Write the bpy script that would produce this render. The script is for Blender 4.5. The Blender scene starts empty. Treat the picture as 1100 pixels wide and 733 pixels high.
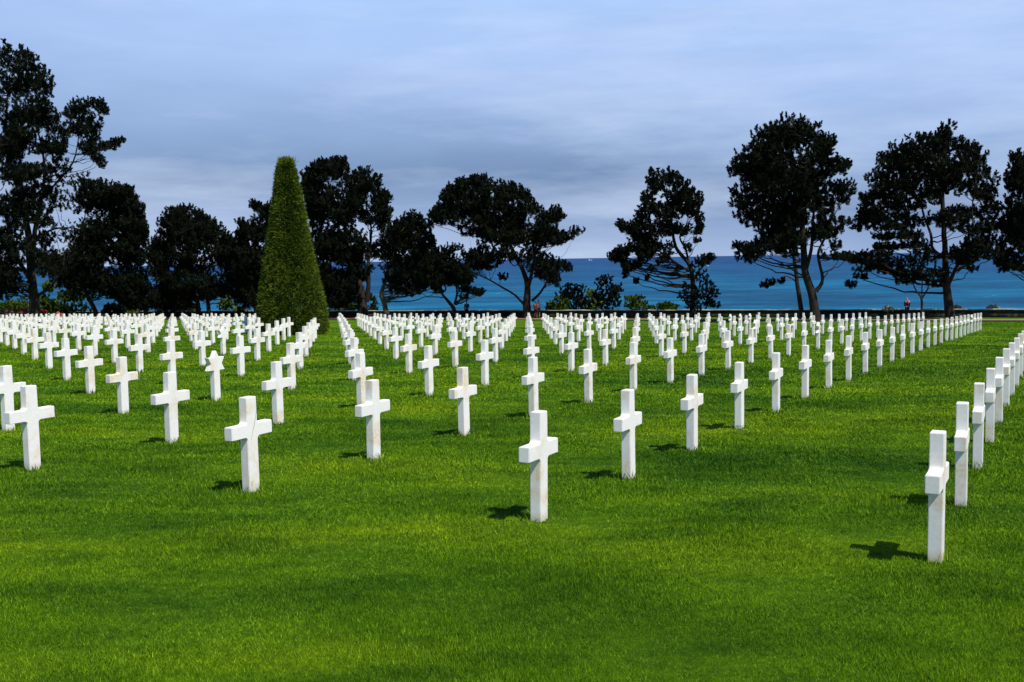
import bpy, bmesh, math, random
import numpy as np
from mathutils import Vector, Matrix
random.seed(7); rng = np.random.default_rng(11)
S = bpy.context.scene; C = S.collection
R_ = math.radians
# ------------------------------------------------------------------ camera frame (photo 1100 x 733)
FPX = 1147.15; ZC = 2.2
ROT = np.array([[0.999863902788719, -0.016497754396013857, 0.0],
                [-0.0012832147989839488, -0.07777059387781513, 0.9969704549722983],
                [-0.01644777370621517, -0.9968347700736471, -0.07778117967945965]])
def at(px, py, Y):
    c = ROT @ np.array([(px-550)/FPX, (py-366.5)/FPX, 1.0]); c = c*(Y/c[1])
    return Vector((c[0], Y, c[2]+ZC))
def proj(P):
    c = ROT.T @ np.array([P[0], P[1], P[2]-ZC]); return 550+FPX*c[0]/c[2], 366.5+FPX*c[1]/c[2]
# lattice of the graves
AX = np.array([1.08698691, 2.10469318]); BX = np.array([-3.14332851, 1.62272839]); OX = np.array([0.23088792, 10.0345624])
LINV = np.linalg.inv(np.array([AX, BX]).T)
ZT_I = [-60, -10, 0, 2, 5, 8, 13, 17, 20, 22, 26, 28, 31, 34, 37, 41, 46, 54, 64, 90]
ZT_Z = [-1.6, -2.08, -2.495, -2.64, -2.82, -3.06, -3.52, -3.93, -4.23, -4.43, -4.85, -5.02, -5.2, -5.38, -5.58, -5.8, -6.6, -12, -56, -70]
def ground(x, y):
    x = np.asarray(x, float); y = np.asarray(y, float)
    i = LINV[0, 0]*(x-OX[0])+LINV[0, 1]*(y-OX[1]); j = LINV[1, 0]*(x-OX[0])+LINV[1, 1]*(y-OX[1])
    z = np.interp(i, ZT_I, ZT_Z)
    jj = np.clip(j, -8, 45)
    z = z-.0202*jj-.015*jj*np.clip((i-6)/21, 0, 1)
    return z+ZC
def lat(i, j, dz=0):
    p = OX+AX*i+BX*j; return Vector((p[0], p[1], float(ground(p[0], p[1]))+dz))
# ------------------------------------------------------------------ helpers
def tag(o, label=None, cat=None, group=None, kind=None):
    if label: o['label'] = label
    if cat: o['category'] = cat
    if group: o['group'] = group
    if kind: o['kind'] = kind
    return o
def empty(name, loc):
    o = bpy.data.objects.new(name, None); o.location = loc; o.empty_display_size = .3; C.objects.link(o); return o
def link(name, me, mat=None, parent=None, loc=None):
    o = bpy.data.objects.new(name, me); C.objects.link(o)
    if mat: me.materials.append(mat)
    if parent: o.parent = parent
    if loc is not None: o.location = loc
    return o
def np_mesh(name, V, F, n, smooth=False):
    """V (k,3) array, F (m,n) array"""
    me = bpy.data.meshes.new(name); V = np.asarray(V, np.float32); F = np.asarray(F, np.int32)
    me.vertices.add(len(V)); me.vertices.foreach_set('co', V.ravel())
    me.loops.add(F.size); me.loops.foreach_set('vertex_index', F.ravel())
    me.polygons.add(len(F)); me.polygons.foreach_set('loop_start', np.arange(0, F.size, n, dtype=np.int32))
    me.polygons.foreach_set('loop_total', np.full(len(F), n, np.int32))
    if smooth: me.polygons.foreach_set('use_smooth', np.ones(len(F), bool))
    me.update(calc_edges=True); return me
def nodes(name):
    m = bpy.data.materials.new(name); m.use_nodes = True; nt = m.node_tree
    return m, nt, nt.nodes['Principled BSDF']
def nd(nt, t, **k):
    n = nt.nodes.new(t)
    for a, v in k.items():
        if a in n.inputs: n.inputs[a].default_value = v
        else: setattr(n, a, v)
    return n
def noise(nt, vec, scale, detail=4, rough=.55):
    n = nd(nt, 'ShaderNodeTexNoise'); n.inputs['Scale'].default_value = scale; n.inputs['Detail'].default_value = detail
    n.inputs['Roughness'].default_value = rough
    if vec is not None: nt.links.new(vec, n.inputs['Vector'])
    return n.outputs['Fac']
def ramp(nt, fac, stops):
    r = nd(nt, 'ShaderNodeValToRGB'); e = r.color_ramp.elements
    while len(e) < len(stops): e.new(1.0)
    for q, (p, c) in zip(e, stops): q.position = p; q.color = (*c, 1) if len(c) == 3 else c
    nt.links.new(fac, r.inputs['Fac']); return r.outputs['Color']
def mix(nt, fac, a, b, mode='MIX'):
    m = nd(nt, 'ShaderNodeMix'); m.data_type = 'RGBA'; m.blend_type = mode
    for s, v in ((0, fac), (6, a), (7, b)):
        if hasattr(v, 'links') or isinstance(v, bpy.types.NodeSocket): nt.links.new(v, m.inputs[s])
        else: m.inputs[s].default_value = v if s == 0 else (*v, 1)
    return m.outputs[2]
def bump(nt, bs, h, strength, dist=.01):
    b = nd(nt, 'ShaderNodeBump'); b.inputs['Strength'].default_value = strength; b.inputs['Distance'].default_value = dist
    nt.links.new(h, b.inputs['Height']); nt.links.new(b.outputs['Normal'], bs.inputs['Normal'])
def simple(name, col, rough=.8, var=.25, scale=3., bmp=0, spec=.3):
    m, nt, b = nodes(name); tc = nd(nt, 'ShaderNodeTexCoord').outputs['Object']
    lo = tuple(c*(1-var) for c in col); hi = tuple(min(1, c*(1+var)) for c in col)
    f = noise(nt, tc, scale, 5)
    nt.links.new(ramp(nt, f, [(.3, lo), (.7, hi)]), b.inputs['Base Color'])
    b.inputs['Roughness'].default_value = rough; b.inputs['Specular IOR Level'].default_value = spec
    if bmp: bump(nt, b, noise(nt, tc, scale*6, 5), bmp, .02)
    return m
# ------------------------------------------------------------------ materials
def lawn_color(nt, fine=True):
    g = nd(nt, 'ShaderNodeNewGeometry').outputs['Position']
    mp = nd(nt, 'ShaderNodeMapping'); mp.inputs['Scale'].default_value = (.45, 1., 1); mp.inputs['Rotation'].default_value = (0, 0, R_(8)); nt.links.new(g, mp.inputs['Vector']); gs = mp.outputs[0]
    big = noise(nt, gs, .42, 4, .55); mid = noise(nt, gs, 2.2, 5, .6); sm = noise(nt, g, 9, 4, .7)
    c = ramp(nt, big, [(.32, (.038, .118, .0022)), (.50, (.088, .200, .0026)), (.68, (.155, .270, .0032))])
    c = mix(nt, 1, c, ramp(nt, mid, [(.30, (.50, .60, .70)), (.5, (.93, .94, .95)), (.72, (1.30, 1.18, .95))]), 'MULTIPLY')
    c = mix(nt, 1, c, ramp(nt, sm, [(.3, (.70, .74, .8)), (.7, (1.3, 1.22, 1.1))]), 'MULTIPLY')
    return c, g
M = {}
m, nt, b = nodes('lawn soil'); c, g = lawn_color(nt)
fz = noise(nt, g, 30, 3, .8)
c = mix(nt, 1, c, ramp(nt, fz, [(.3, (.5, .55, .5)), (.7, (1.05, 1.05, 1))]), 'MULTIPLY')
# worn yellowish spots
sp = noise(nt, g, .9, 3, .5)
c = mix(nt, ramp(nt, sp, [(.70, (0, 0, 0)), (.78, (.5, .5, .5))]), c, (.14, .13, .025))
nt.links.new(c, b.inputs['Base Color']); b.inputs['Roughness'].default_value = .95; b.inputs['Specular IOR Level'].default_value = .05
bump(nt, b, noise(nt, g, 22, 6, .75), .9, .05); M['lawn'] = m
m, nt, b = nodes('grass blade'); c, g = lawn_color(nt)
rnd = nd(nt, 'ShaderNodeNewGeometry').outputs['Random Per Island']
c = mix(nt, 1, c, ramp(nt, rnd, [(0, (.35, .48, .7)), (.45, (.88, .92, 1)), (.85, (1.5, 1.35, 1)), (1, (2.6, 2.0, 3.0))]), 'MULTIPLY')
nt.links.new(c, b.inputs['Base Color']); b.inputs['Roughness'].default_value = .6; b.inputs['Specular IOR Level'].default_value = .12
M['blade'] = m
M['blade_light'] = simple('light grass blade', (.15, .27, .006), .7, .25, 6, 0, .1)
# marble
def marble(key, title, foot):
    m, nt, b = nodes(title)
    tc = nd(nt, 'ShaderNodeTexCoord').outputs['Object']; oi = nd(nt, 'ShaderNodeObjectInfo').outputs['Random']
    ad = nd(nt, 'ShaderNodeVectorMath', operation='ADD'); cx = nd(nt, 'ShaderNodeCombineXYZ')
    mu = nd(nt, 'ShaderNodeMath', operation='MULTIPLY'); nt.links.new(oi, mu.inputs[0]); mu.inputs[1].default_value = 57.
    nt.links.new(mu.outputs[0], cx.inputs[0]); nt.links.new(mu.outputs[0], cx.inputs[1])
    nt.links.new(tc, ad.inputs[0]); nt.links.new(cx.outputs[0], ad.inputs[1]); v = ad.outputs[0]
    st = noise(nt, v, 3.1, 3, .5); st2 = noise(nt, v, 26, 5, .7)
    c = ramp(nt, st2, [(.3, (.80, .79, .765)), (.7, (.90, .89, .86))])
    mk = nd(nt, 'ShaderNodeMath', operation='MULTIPLY')
    nt.links.new(ramp(nt, st, [(.50, (0, 0, 0)), (.64, (1, 1, 1))]), mk.inputs[0]); nt.links.new(ramp(nt, st2, [(.35, (0, 0, 0)), (.75, (1, 1, 1))]), mk.inputs[1])
    c = mix(nt, mk.outputs[0], c, (.66, .46, .19))
    sx = nd(nt, 'ShaderNodeSeparateXYZ'); nt.links.new(tc, sx.inputs[0])
    low = nd(nt, 'ShaderNodeMapRange'); low.inputs[1].default_value = foot; low.inputs[2].default_value = foot-.09; nt.links.new(sx.outputs[2], low.inputs[0])
    mk2 = nd(nt, 'ShaderNodeMath', operation='MULTIPLY'); nt.links.new(low.outputs[0], mk2.inputs[0]); nt.links.new(st2, mk2.inputs[1])
    c = mix(nt, mk2.outputs[0], c, (.40, .37, .20))
    nt.links.new(c, b.inputs['Base Color']); b.inputs['Roughness'].default_value = .55; b.inputs['Specular IOR Level'].default_value = .3
    bump(nt, b, noise(nt, v, 60, 4, .7), .12, .003); M[key] = m
marble('marble', 'weathered marble', .09); marble('marble_far', 'distant weathered marble', -90.)
def foliage(name, lo, hi, scale=1.2, trans=None):
    m, nt, b = nodes(name); g = nd(nt, 'ShaderNodeNewGeometry')
    n_ = noise(nt, g.outputs['Position'], scale, 4, .6)
    c = ramp(nt, n_, [(.3, lo), (.7, hi)])
    c = mix(nt, 1, c, ramp(nt, g.outputs['Random Per Island'], [(0, (.6, .65, .6)), (1, (1.4, 1.3, 1.2))]), 'MULTIPLY')
    nt.links.new(c, b.inputs['Base Color']); b.inputs['Roughness'].default_value = .75; b.inputs['Specular IOR Level'].default_value = .12
    return m
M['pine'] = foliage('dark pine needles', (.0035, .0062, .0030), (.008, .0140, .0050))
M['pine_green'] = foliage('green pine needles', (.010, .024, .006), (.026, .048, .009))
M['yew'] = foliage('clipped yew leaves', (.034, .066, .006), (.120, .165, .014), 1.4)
M['shrub'] = foliage('shrub leaves', (.028, .062, .006), (.075, .120, .012), 1.5)
M['shrub_light'] = foliage('pale shrub leaves', (.08, .14, .02), (.20, .24, .04), 1.5)
M['scrub_pale'] = foliage('pale grey scrub leaves', (.34, .34, .22), (.50, .49, .36))
M['bark'] = simple('pine bark', (.020, .0155, .011), .9, .5, 2.5, .8)
M['bark_pale'] = simple('lichen covered bark', (.075, .060, .030), .9, .5, 2.2, .8)
M['bark_dead'] = simple('bare grey branch', (.22, .19, .13), .9, .3, 3)
M['petal_pink'] = foliage('pink petals', (.55, .10, .16), (.70, .25, .28)); M['petal_red'] = foliage('red petals', (.45, .02, .04), (.60, .10, .06))
M['petal_white'] = foliage('white petals', (.7, .68, .62), (.8, .78, .74))
m, nt, b = nodes('dry stone wall'); g = nd(nt, 'ShaderNodeNewGeometry').outputs['Position']
vo = nd(nt, 'ShaderNodeTexVoronoi'); vo.inputs['Scale'].default_value = 2.6; nt.links.new(g, vo.inputs['Vector'])
c = ramp(nt, noise(nt, g, 1.3, 5), [(.3, (.012, .011, .008)), (.6, (.035, .030, .022)), (.8, (.09, .075, .05))])
c = mix(nt, 1, c, ramp(nt, vo.outputs['Distance'], [(.1, (1.5, 1.5, 1.5)), (.6, (.4, .4, .4))]), 'MULTIPLY')
nt.links.new(c, b.inputs['Base Color']); b.inputs['Roughness'].default_value = .95; bump(nt, b, vo.outputs['Distance'], .8, .1); M['wall'] = m
m, nt, b = nodes('coping stone'); g = nd(nt, 'ShaderNodeNewGeometry').outputs['Position']
nt.links.new(ramp(nt, noise(nt, g, .8, 5, .7), [(.32, (.10, .09, .07)), (.5, (.36, .33, .27)), (.7, (.52, .50, .44))]), b.inputs['Base Color'])
b.inputs['Roughness'].default_value = .9; M['cap'] = m
M['path'] = simple('red brick path', (.34, .165, .12), .9, .25, 1.5, .3)
M['crack'] = simple('dirt filled crack', (.22, .20, .17), .9, .2, 20)
M['ground_tone'] = simple('painted tree shade', (.018, .016, .011), .95, .4, 2, .5)  # near-black colour standing in for tree shade beside the path
# sea
m, nt, b = nodes('sea water'); g = nd(nt, 'ShaderNodeNewGeometry').outputs['Position']
mp = nd(nt, 'ShaderNodeMapping'); mp.inputs['Scale'].default_value = (.35, 1, 1); nt.links.new(g, mp.inputs['Vector']); wv = mp.outputs[0]
f1 = noise(nt, wv, .012, 6, .72); f2 = noise(nt, wv, .0016, 4, .6)
c = ramp(nt, f1, [(.38, (.0006, .046, .125)), (.5, (.0012, .080, .195)), (.62, (.002, .125, .270))])
c = mix(nt, 1, c, ramp(nt, f2, [(.35, (.8, .78, .85)), (.65, (1.15, 1.15, 1.1))]), 'MULTIPLY')
sy = nd(nt, 'ShaderNodeSeparateXYZ'); nt.links.new(g, sy.inputs[0])
dm = nd(nt, 'ShaderNodeMapRange'); dm.inputs[1].default_value = 600; dm.inputs[2].default_value = 7000; nt.links.new(sy.outputs[1], dm.inputs[0])
c = mix(nt, 1, c, ramp(nt, dm.outputs[0], [(0, (.9, 1.15, 1.0)), (.3, (1.2, .88, .92)), (1, (2.2, .58, .80))]), 'MULTIPLY')
rp = noise(nt, wv, .035, 6, .85); c = mix(nt, 1, c, ramp(nt, rp, [(.38, (.62, .66, .72)), (.62, (1.45, 1.36, 1.26))]), 'MULTIPLY')
fc = noise(nt, wv, .11, 3, .6)
c = mix(nt, ramp(nt, fc, [(.715, (0, 0, 0)), (.75, (.6, .6, .6))]), c, (.55, .62, .66))
nt.links.new(c, b.inputs['Base Color']); b.inputs['Roughness'].default_value = .45; b.inputs['IOR'].default_value = 1.2
b.inputs['Specular IOR Level'].default_value = .10
bump(nt, b, noise(nt, wv, .09, 6, .75), 1., 3.); M['sea'] = m
# ------------------------------------------------------------------ ground + sea
def graded(a, b_, near, far, k=.06, c0=0):
    out = [c0]; x = c0
    while x < b_: x += max(near, k*abs(x-c0)); out.append(x)
    x = c0; lo = []
    while x > a: x -= max(near, k*abs(x-c0)); lo.append(x)
    return np.array(lo[::-1]+out)
gx = graded(-420, 420, .5, 8); gy = np.concatenate([np.arange(-60, 2, 2.), np.arange(2, 60, .5), np.arange(60, 125, 1.), np.arange(125, 420, 5.)])
GX, GY = np.meshgrid(gx, gy); GZ = ground(GX, GY)
und = .018*np.sin(GX*1.3+GY*.7)*np.sin(GY*1.1-GX*.4)+.012*np.sin(GX*2.9-GY*1.7)
V = np.stack([GX.ravel(), GY.ravel(), (GZ+und).ravel()], 1); ny, nx = GX.shape
q = (np.arange(ny-1)[:, None]*nx+np.arange(nx-1)[None, :]).ravel()
lawn = link('ground', np_mesh('ground', V, np.stack([q, q+1, q+nx+1, q+nx], 1), 4, True), M['lawn'])
tag(lawn, 'mown green cemetery lawn sloping gently down to the wall', 'lawn', kind='structure')
SEA = ZC-50
sv = []; rr = [0, 60, 200, 500, 1000, 2000, 4000, 8000, 16000, 30000]; na = 72
for r in rr:
    for k in range(na): sv.append((r*math.cos(2*math.pi*k/na), r*math.sin(2*math.pi*k/na)+60, SEA))
sf = [(a*na+k, (a+1)*na+k, (a+1)*na+(k+1) % na, a*na+(k+1) % na) for a in range(1, len(rr)-1) for k in range(na)]
sea = link('sea', np_mesh('sea', sv, sf, 4), M['sea']); tag(sea, 'teal blue sea reaching to the horizon beyond the wall', 'sea', kind='structure')
# path (brick) just before the wall
def strip(name, i0, i1, j0, j1, dz, mat, thick=.0):
    js = np.linspace(j0, j1, 90); V = []; F = []
    for j in js:
        for i in (i0, i1):
            p = lat(i, j, dz); V.append(p)
    for k in range(len(js)-1): F.append((2*k, 2*k+1, 2*k+3, 2*k+2))
    return link(name, np_mesh(name, V, F, 4), mat)
p = strip('path', 33.6, 34.5, -14, 60, .035, M['path']); tag(p, 'narrow red brick path along the front of the wall', 'path', kind='structure')
p = strip('tree_shade_strip', 32.55, 33.55, -14, 60, .03, M['ground_tone']); tag(p, 'painted dark band of tree shade along the brick path', 'shade strip', kind='structure')  # tree shadow band laid down as a dark painted strip
# wall with coping
def wall_box(i0, i1, j0, j1, z0, z1, n, wob=.0):
    V = []; F = []
    for k in range(n+1):
        j = j0+(j1-j0)*k/n; w = random.uniform(-wob, wob)
        for (i, z) in ((i0, z0), (i1, z0), (i1, z1+w), (i0, z1+w)): V.append(lat(i, j, z))
    for k in range(n):
        for s in range(4): F.append((4*k+s, 4*k+(s+1) % 4, 4*(k+1)+(s+1) % 4, 4*(k+1)+s))
    F.append((3, 2, 1, 0)); F.append((4*n, 4*n+1, 4*n+2, 4*n+3)); return V, F
wr = empty('stone_wall', lat(37, 10)); tag(wr, 'long low dark stone wall with pale coping in front of the sea', 'wall')
def abs_link(name, V, F, mat, parent):
    V = [Vector(v)-parent.location for v in V]; o = link(name, np_mesh(name, V, F, 4), mat, parent); return o
V, F = wall_box(36.9, 37.15, -14, 60, -.3, .62, 240); abs_link('wall_body', V, F, M['wall'], wr)
V, F = wall_box(36.87, 37.18, -14, 60, .622, .71, 300, .035); abs_link('coping', V, F, M['cap'], wr)
# ------------------------------------------------------------------ grave markers
TH = .11
def extrude_outline(name, pts, th, bev=.006):
    bm = bmesh.new(); ang = math.atan2(AX[1], AX[0])
    vs = [bm.verts.new((u, -th/2, z)) for u, z in pts]; f = bm.faces.new(vs)
    r = bmesh.ops.extrude_face_region(bm, geom=[f]); ev = [g for g in r['geom'] if isinstance(g, bmesh.types.BMVert)]
    bmesh.ops.translate(bm, verts=ev, vec=(0, th, 0)); bmesh.ops.recalc_face_normals(bm, faces=bm.faces)
    ed = [e for e in bm.edges if len(e.link_faces) == 2 and e.calc_face_angle(0) > .5]
    bmesh.ops.bevel(bm, geom=ed, offset=bev, segments=2, affect='EDGES', clamp_overlap=True)
    bmesh.ops.rotate(bm, verts=bm.verts, matrix=Matrix.Rotation(ang, 3, 'Z'))
    me = bpy.data.meshes.new(name); bm.to_mesh(me); bm.free(); me.materials.append(M['marble']); return me
w, L, zb, zt, H, fr = .083, .325, .60, .745, 1.04, .035
def arc(cx, cz, a0, a1): return [(cx+fr*math.cos(R_(a0+(a1-a0)*k/4)), cz+fr*math.sin(R_(a0+(a1-a0)*k/4))) for k in range(5)]
right = [(w, -.15)]+arc(w+fr, zb-fr, 180, 90)+[(L, zb), (L, zt)]+arc(w+fr, zt+fr, 270, 180)+[(w-.003, H)]
cross_out = right+[(-x, z) for x, z in reversed(right)]
cross_me = extrude_outline('marble_cross', cross_out, TH)
r1 = [(.08, -.15), (.08, .62), (.225, .62), (.150, .75), (.225, .88), (.075, .88)]
star_me = extrude_outline('star_headstone', r1+[(0, 1.015)]+[(-x, z) for x, z in reversed(r1)], TH, .004)
ORD = ['', 'first', 'second', 'third', 'fourth', 'fifth', 'sixth', 'seventh', 'eighth', 'ninth', 'tenth', 'eleventh', 'twelfth', 'thirteenth', 'fourteenth', 'fifteenth', 'sixteenth', 'seventeenth', 'eighteenth', 'nineteenth', 'twentieth']
def ordn(n):
    if n <= 20: return ORD[n]
    return 'thirtieth' if n == 30 else 'twenty-'+ORD[n-20] if n < 30 else 'thirty-'+ORD[n-30]
STARS = {(3, 3), (8, 6), (13, 1), (24, 4), (25, 4), (26, 4), (15, 2), (18, 2), (19, 5), (20, 5), (23, 0), (25, 20)}
MISSING = set()
cells = []
for j in range(-1, 25):
    cnt = 0
    for i in range(0, 28):
        if (i, j) in MISSING or (j == 0 and i > 26): continue
        P = lat(i, j); x, y = proj(P)
        if P.y < 1 or x < -20 or x > 1108: continue
        if math.hypot(P.x+12.5, P.y-60.5) < 3.1: continue
        cnt += 1; cells.append((P.y, i, j, cnt, P))
cells.sort(key=lambda c: c[0])
CUSTOM = {(0, -1): 'nearest cross at the right, seen edge on, first of the rightmost row',
 (0, 0): 'large white marble cross in the foreground just right of the centre',
 (0, 1): 'foreground marble cross with a diagonal crack across its face, left of centre',
 (0, 2): 'nearest white marble cross beside the left edge of the photo',
 (1, 1): 'white cross with a tan stain at its joint, hiding crosses behind it',
 (1, 0): 'white cross with a rusty streak down its shaft, right behind the foreground cross'}
placed = []
print('CELLS', len(cells))
rest = bmesh.new(); nrest = 0
for n_, (d, i, j, cnt, P) in enumerate(cells):
    star = (i, j) in STARS
    rz = R_(random.gauss(0, .9)); tx = R_(random.gauss(0, .35)); ty = R_(random.gauss(0, .35))
    if n_ < 300:
        o = link('star_headstone' if star else 'marble_cross', star_me if star else cross_me); o.location = P; o.rotation_euler = (tx, ty, rz)
        lb = CUSTOM.get((i, j)) or ('white marble %s, %s from the near end of the %s row from the right' % ('star headstone' if star else 'cross', ordn(cnt), ordn(j+2)))
        tag(o, lb, 'headstone' if star else 'cross', 'white marble grave markers in rows')
        placed.append((P.x, P.y))
        if (i, j) == (0, 1):
            F0 = Vector((AX[0], AX[1], 0)).normalized(); N0 = Vector((F0.y, -F0.x, 0)); V_ = []
            pts_ = [(.075, .90), (.060, .84), (.048, .79), (.030, .73), (.010, .68), (-.012, .62), (-.035, .57)]
            for q_, (u_, z_) in enumerate(pts_):
                for sg in (-1, 1): V_.append(F0*(u_+sg*.0035*(1-.5*abs(q_-3)/3))+N0*(TH/2+.0022)+Vector((0, 0, z_)))
            link('crack', np_mesh('crack', V_, [(2*a, 2*a+1, 2*a+3, 2*a+2) for a in range(len(pts_)-1)], 4), M['crack'], o)
    else:
        t = rest.verts[:] and None; k0 = len(rest.verts)
        rest.from_mesh(star_me if star else cross_me); rest.verts.ensure_lookup_table()
        bmesh.ops.transform(rest, matrix=Matrix.Translation(P) @ Matrix.Rotation(rz, 4, 'Z'), verts=rest.verts[k0:]); nrest += 1
if nrest:
    me = bpy.data.meshes.new('distant_crosses'); rest.to_mesh(me); me.materials.clear(); me.materials.append(M['marble_far'])
    tag(link('distant_crosses', me), 'dense far rows of tiny white marble crosses near the wall', 'crosses', kind='stuff')
rest.free()
# carved crack on the cross left of centre is a thin dark groove sheet set proud of the face
# ------------------------------------------------------------------ grass blades
def blades(n, d0, d1, power, width, height, half=.56):
    u = rng.random(n); e = power+1
    d = (d0**e+u*(d1**e-d0**e))**(1/e)
    x = (rng.random(n)*2-1)*(half*d+1.2)
    return x, d, width*d/8*(.7+.6*rng.random(n)), height*(.55+.8*rng.random(n))
parts = [blades(620000, 4.2, 10, .4, .0052, .024), blades(560000, 10, 20, .3, .0062, .028), blades(380000, 20, 42, .0, .0080, .034), blades(160000, 42, 80, .0, .0080, .045)]
# uncut tufts at the foot of the nearer markers
tx_, ty_ = [], []
for (x0, y0) in placed[:130]:
    k = 70; a = rng.random(k)*6.283; r = .05+rng.random(k)*.10
    tx_.append(x0+np.cos(a)*r*1.2); ty_.append(y0+np.sin(a)*r)
tx_ = np.concatenate(tx_); ty_ = np.concatenate(ty_)
parts.append((tx_, ty_, .0085*ty_/8*(.8+.4*rng.random(len(tx_))), .055+.075*rng.random(len(tx_))))
hx, hy = [], []
for (x0, y0) in placed[:110]:
    k = 260; a = rng.random(k)*6.283; r = np.abs(rng.normal(size=k))*.20+.04
    hx.append(x0+.06+np.cos(a)*r*1.25); hy.append(y0-.05+np.sin(a)*r)
hx = np.concatenate(hx); hy = np.concatenate(hy); parts.append((hx, hy, .0060*hy/8*(.8+.4*rng.random(len(hx))), .028+.022*rng.random(len(hx))))
bx = np.concatenate([q[0] for q in parts]); by = np.concatenate([q[1] for q in parts]); bw = np.concatenate([q[2] for q in parts]); bh = np.concatenate([q[3] for q in parts])
n = len(bx); bz = ground(bx, by)+.018*np.sin(bx*1.3+by*.7)*np.sin(by*1.1-bx*.4)+.012*np.sin(bx*2.9-by*1.7)-.004
bw = np.minimum(bw, .045)
an = rng.random(n)*6.2832; ln = bh*(.25+.7*rng.random(n)); la = rng.random(n)*6.2832
bh = bh*(1+.35*np.sin(bx*2.1+1.3*np.sin(by*.9))*np.sin(by*1.7+bx*.6))
V = np.empty((n, 3, 3), np.float32)
V[:, 0] = np.stack([bx-np.cos(an)*bw/2, by-np.sin(an)*bw/2, bz], 1); V[:, 1] = np.stack([bx+np.cos(an)*bw/2, by+np.sin(an)*bw/2, bz], 1)
V[:, 2] = np.stack([bx+np.cos(la)*ln, by+np.sin(la)*ln, bz+bh], 1)
g = link('grass', np_mesh('grass', V.reshape(-1, 3), np.arange(3*n).reshape(-1, 3), 3), M['blade'])
g.data.materials.append(M['blade_light']); mi = np.zeros(n, np.int32); mi[-len(hx):] = 1; g.data.polygons.foreach_set('material_index', mi)
tag(g, 'short dense green grass blades of the mown lawn', 'grass', kind='stuff')
# ------------------------------------------------------------------ vegetation
def tube(V, F, pts, rad, seg=7):
    """tapered tube through pts, appended to lists (quads)"""
    pts = [Vector(p) for p in pts]; k0 = len(V); n = len(pts)
    for a, p in enumerate(pts):
        t = (pts[min(a+1, n-1)]-pts[max(a-1, 0)]).normalized()
        s = t.cross(Vector((0, 1, 0.01))).normalized(); u = t.cross(s)
        for k in range(seg):
            an = 2*math.pi*k/seg; V.append(p+(s*math.cos(an)+u*math.sin(an))*rad[a])
    for a in range(n-1):
        for k in range(seg):
            F.append((k0+a*seg+k, k0+a*seg+(k+1) % seg, k0+(a+1)*seg+(k+1) % seg, k0+(a+1)*seg+k))
def smooth_path(pts, rad, sub=4, wob=0):
    P, Q = [], []
    n = len(pts)
    for a in range(n-1):
        p0, p1, p2, p3 = pts[max(a-1, 0)], pts[a], pts[a+1], pts[min(a+2, n-1)]
        for s in range(sub):
            t = s/sub
            q = .5*((2*p1)+(p2-p0)*t+(2*p0-5*p1+4*p2-p3)*t*t+(3*p1-p0-3*p2+p3)*t**3)
            if wob and (a or s): q = q+Vector([random.uniform(-wob, wob) for _ in range(3)])
            P.append(q); Q.append(rad[a]+(rad[a+1]-rad[a])*t)
    P.append(pts[-1]); Q.append(rad[-1]); return P, Q
def tufts(cen, size, k, width, up=.5, flat=1.):
    """every centre carries one upright shoot ringed by k thin needle-bundle leaves"""
    cen = np.asarray(cen, float); m_ = len(cen); size = np.asarray(size, float)
    ax = rng.normal(size=(m_, 3))*(.75, .75, .45); ax[:, 2] += up*1.5; ax /= np.linalg.norm(ax, axis=1)[:, None]
    cen = np.repeat(cen, k, 0); n = len(cen); size = np.repeat(size, k); ax = np.repeat(ax, k, 0)
    rd = rng.normal(size=(n, 3)); rd -= ax*np.sum(rd*ax, 1)[:, None]; rd /= np.linalg.norm(rd, axis=1)[:, None]
    t = rng.random(n)
    d = ax*(.60+.5*t)[:, None]+rd*(.80-.38*t)[:, None]; d /= np.linalg.norm(d, axis=1)[:, None]
    s = np.cross(d, rng.normal(size=(n, 3))); s /= np.linalg.norm(s, axis=1)[:, None]
    ln = (size*(.50+.30*rng.random(n)))[:, None]; wd = (width*(.7+.6*rng.random(n)))[:, None]
    st = cen+ax*((t*1.0-.4)*size)[:, None]
    V = np.stack([st, st+d*ln*.5+s*wd, st+d*ln, st+d*ln*.5-s*wd], 1).reshape(-1, 3)
    return V, np.arange(4*n).reshape(-1, 4)
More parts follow.
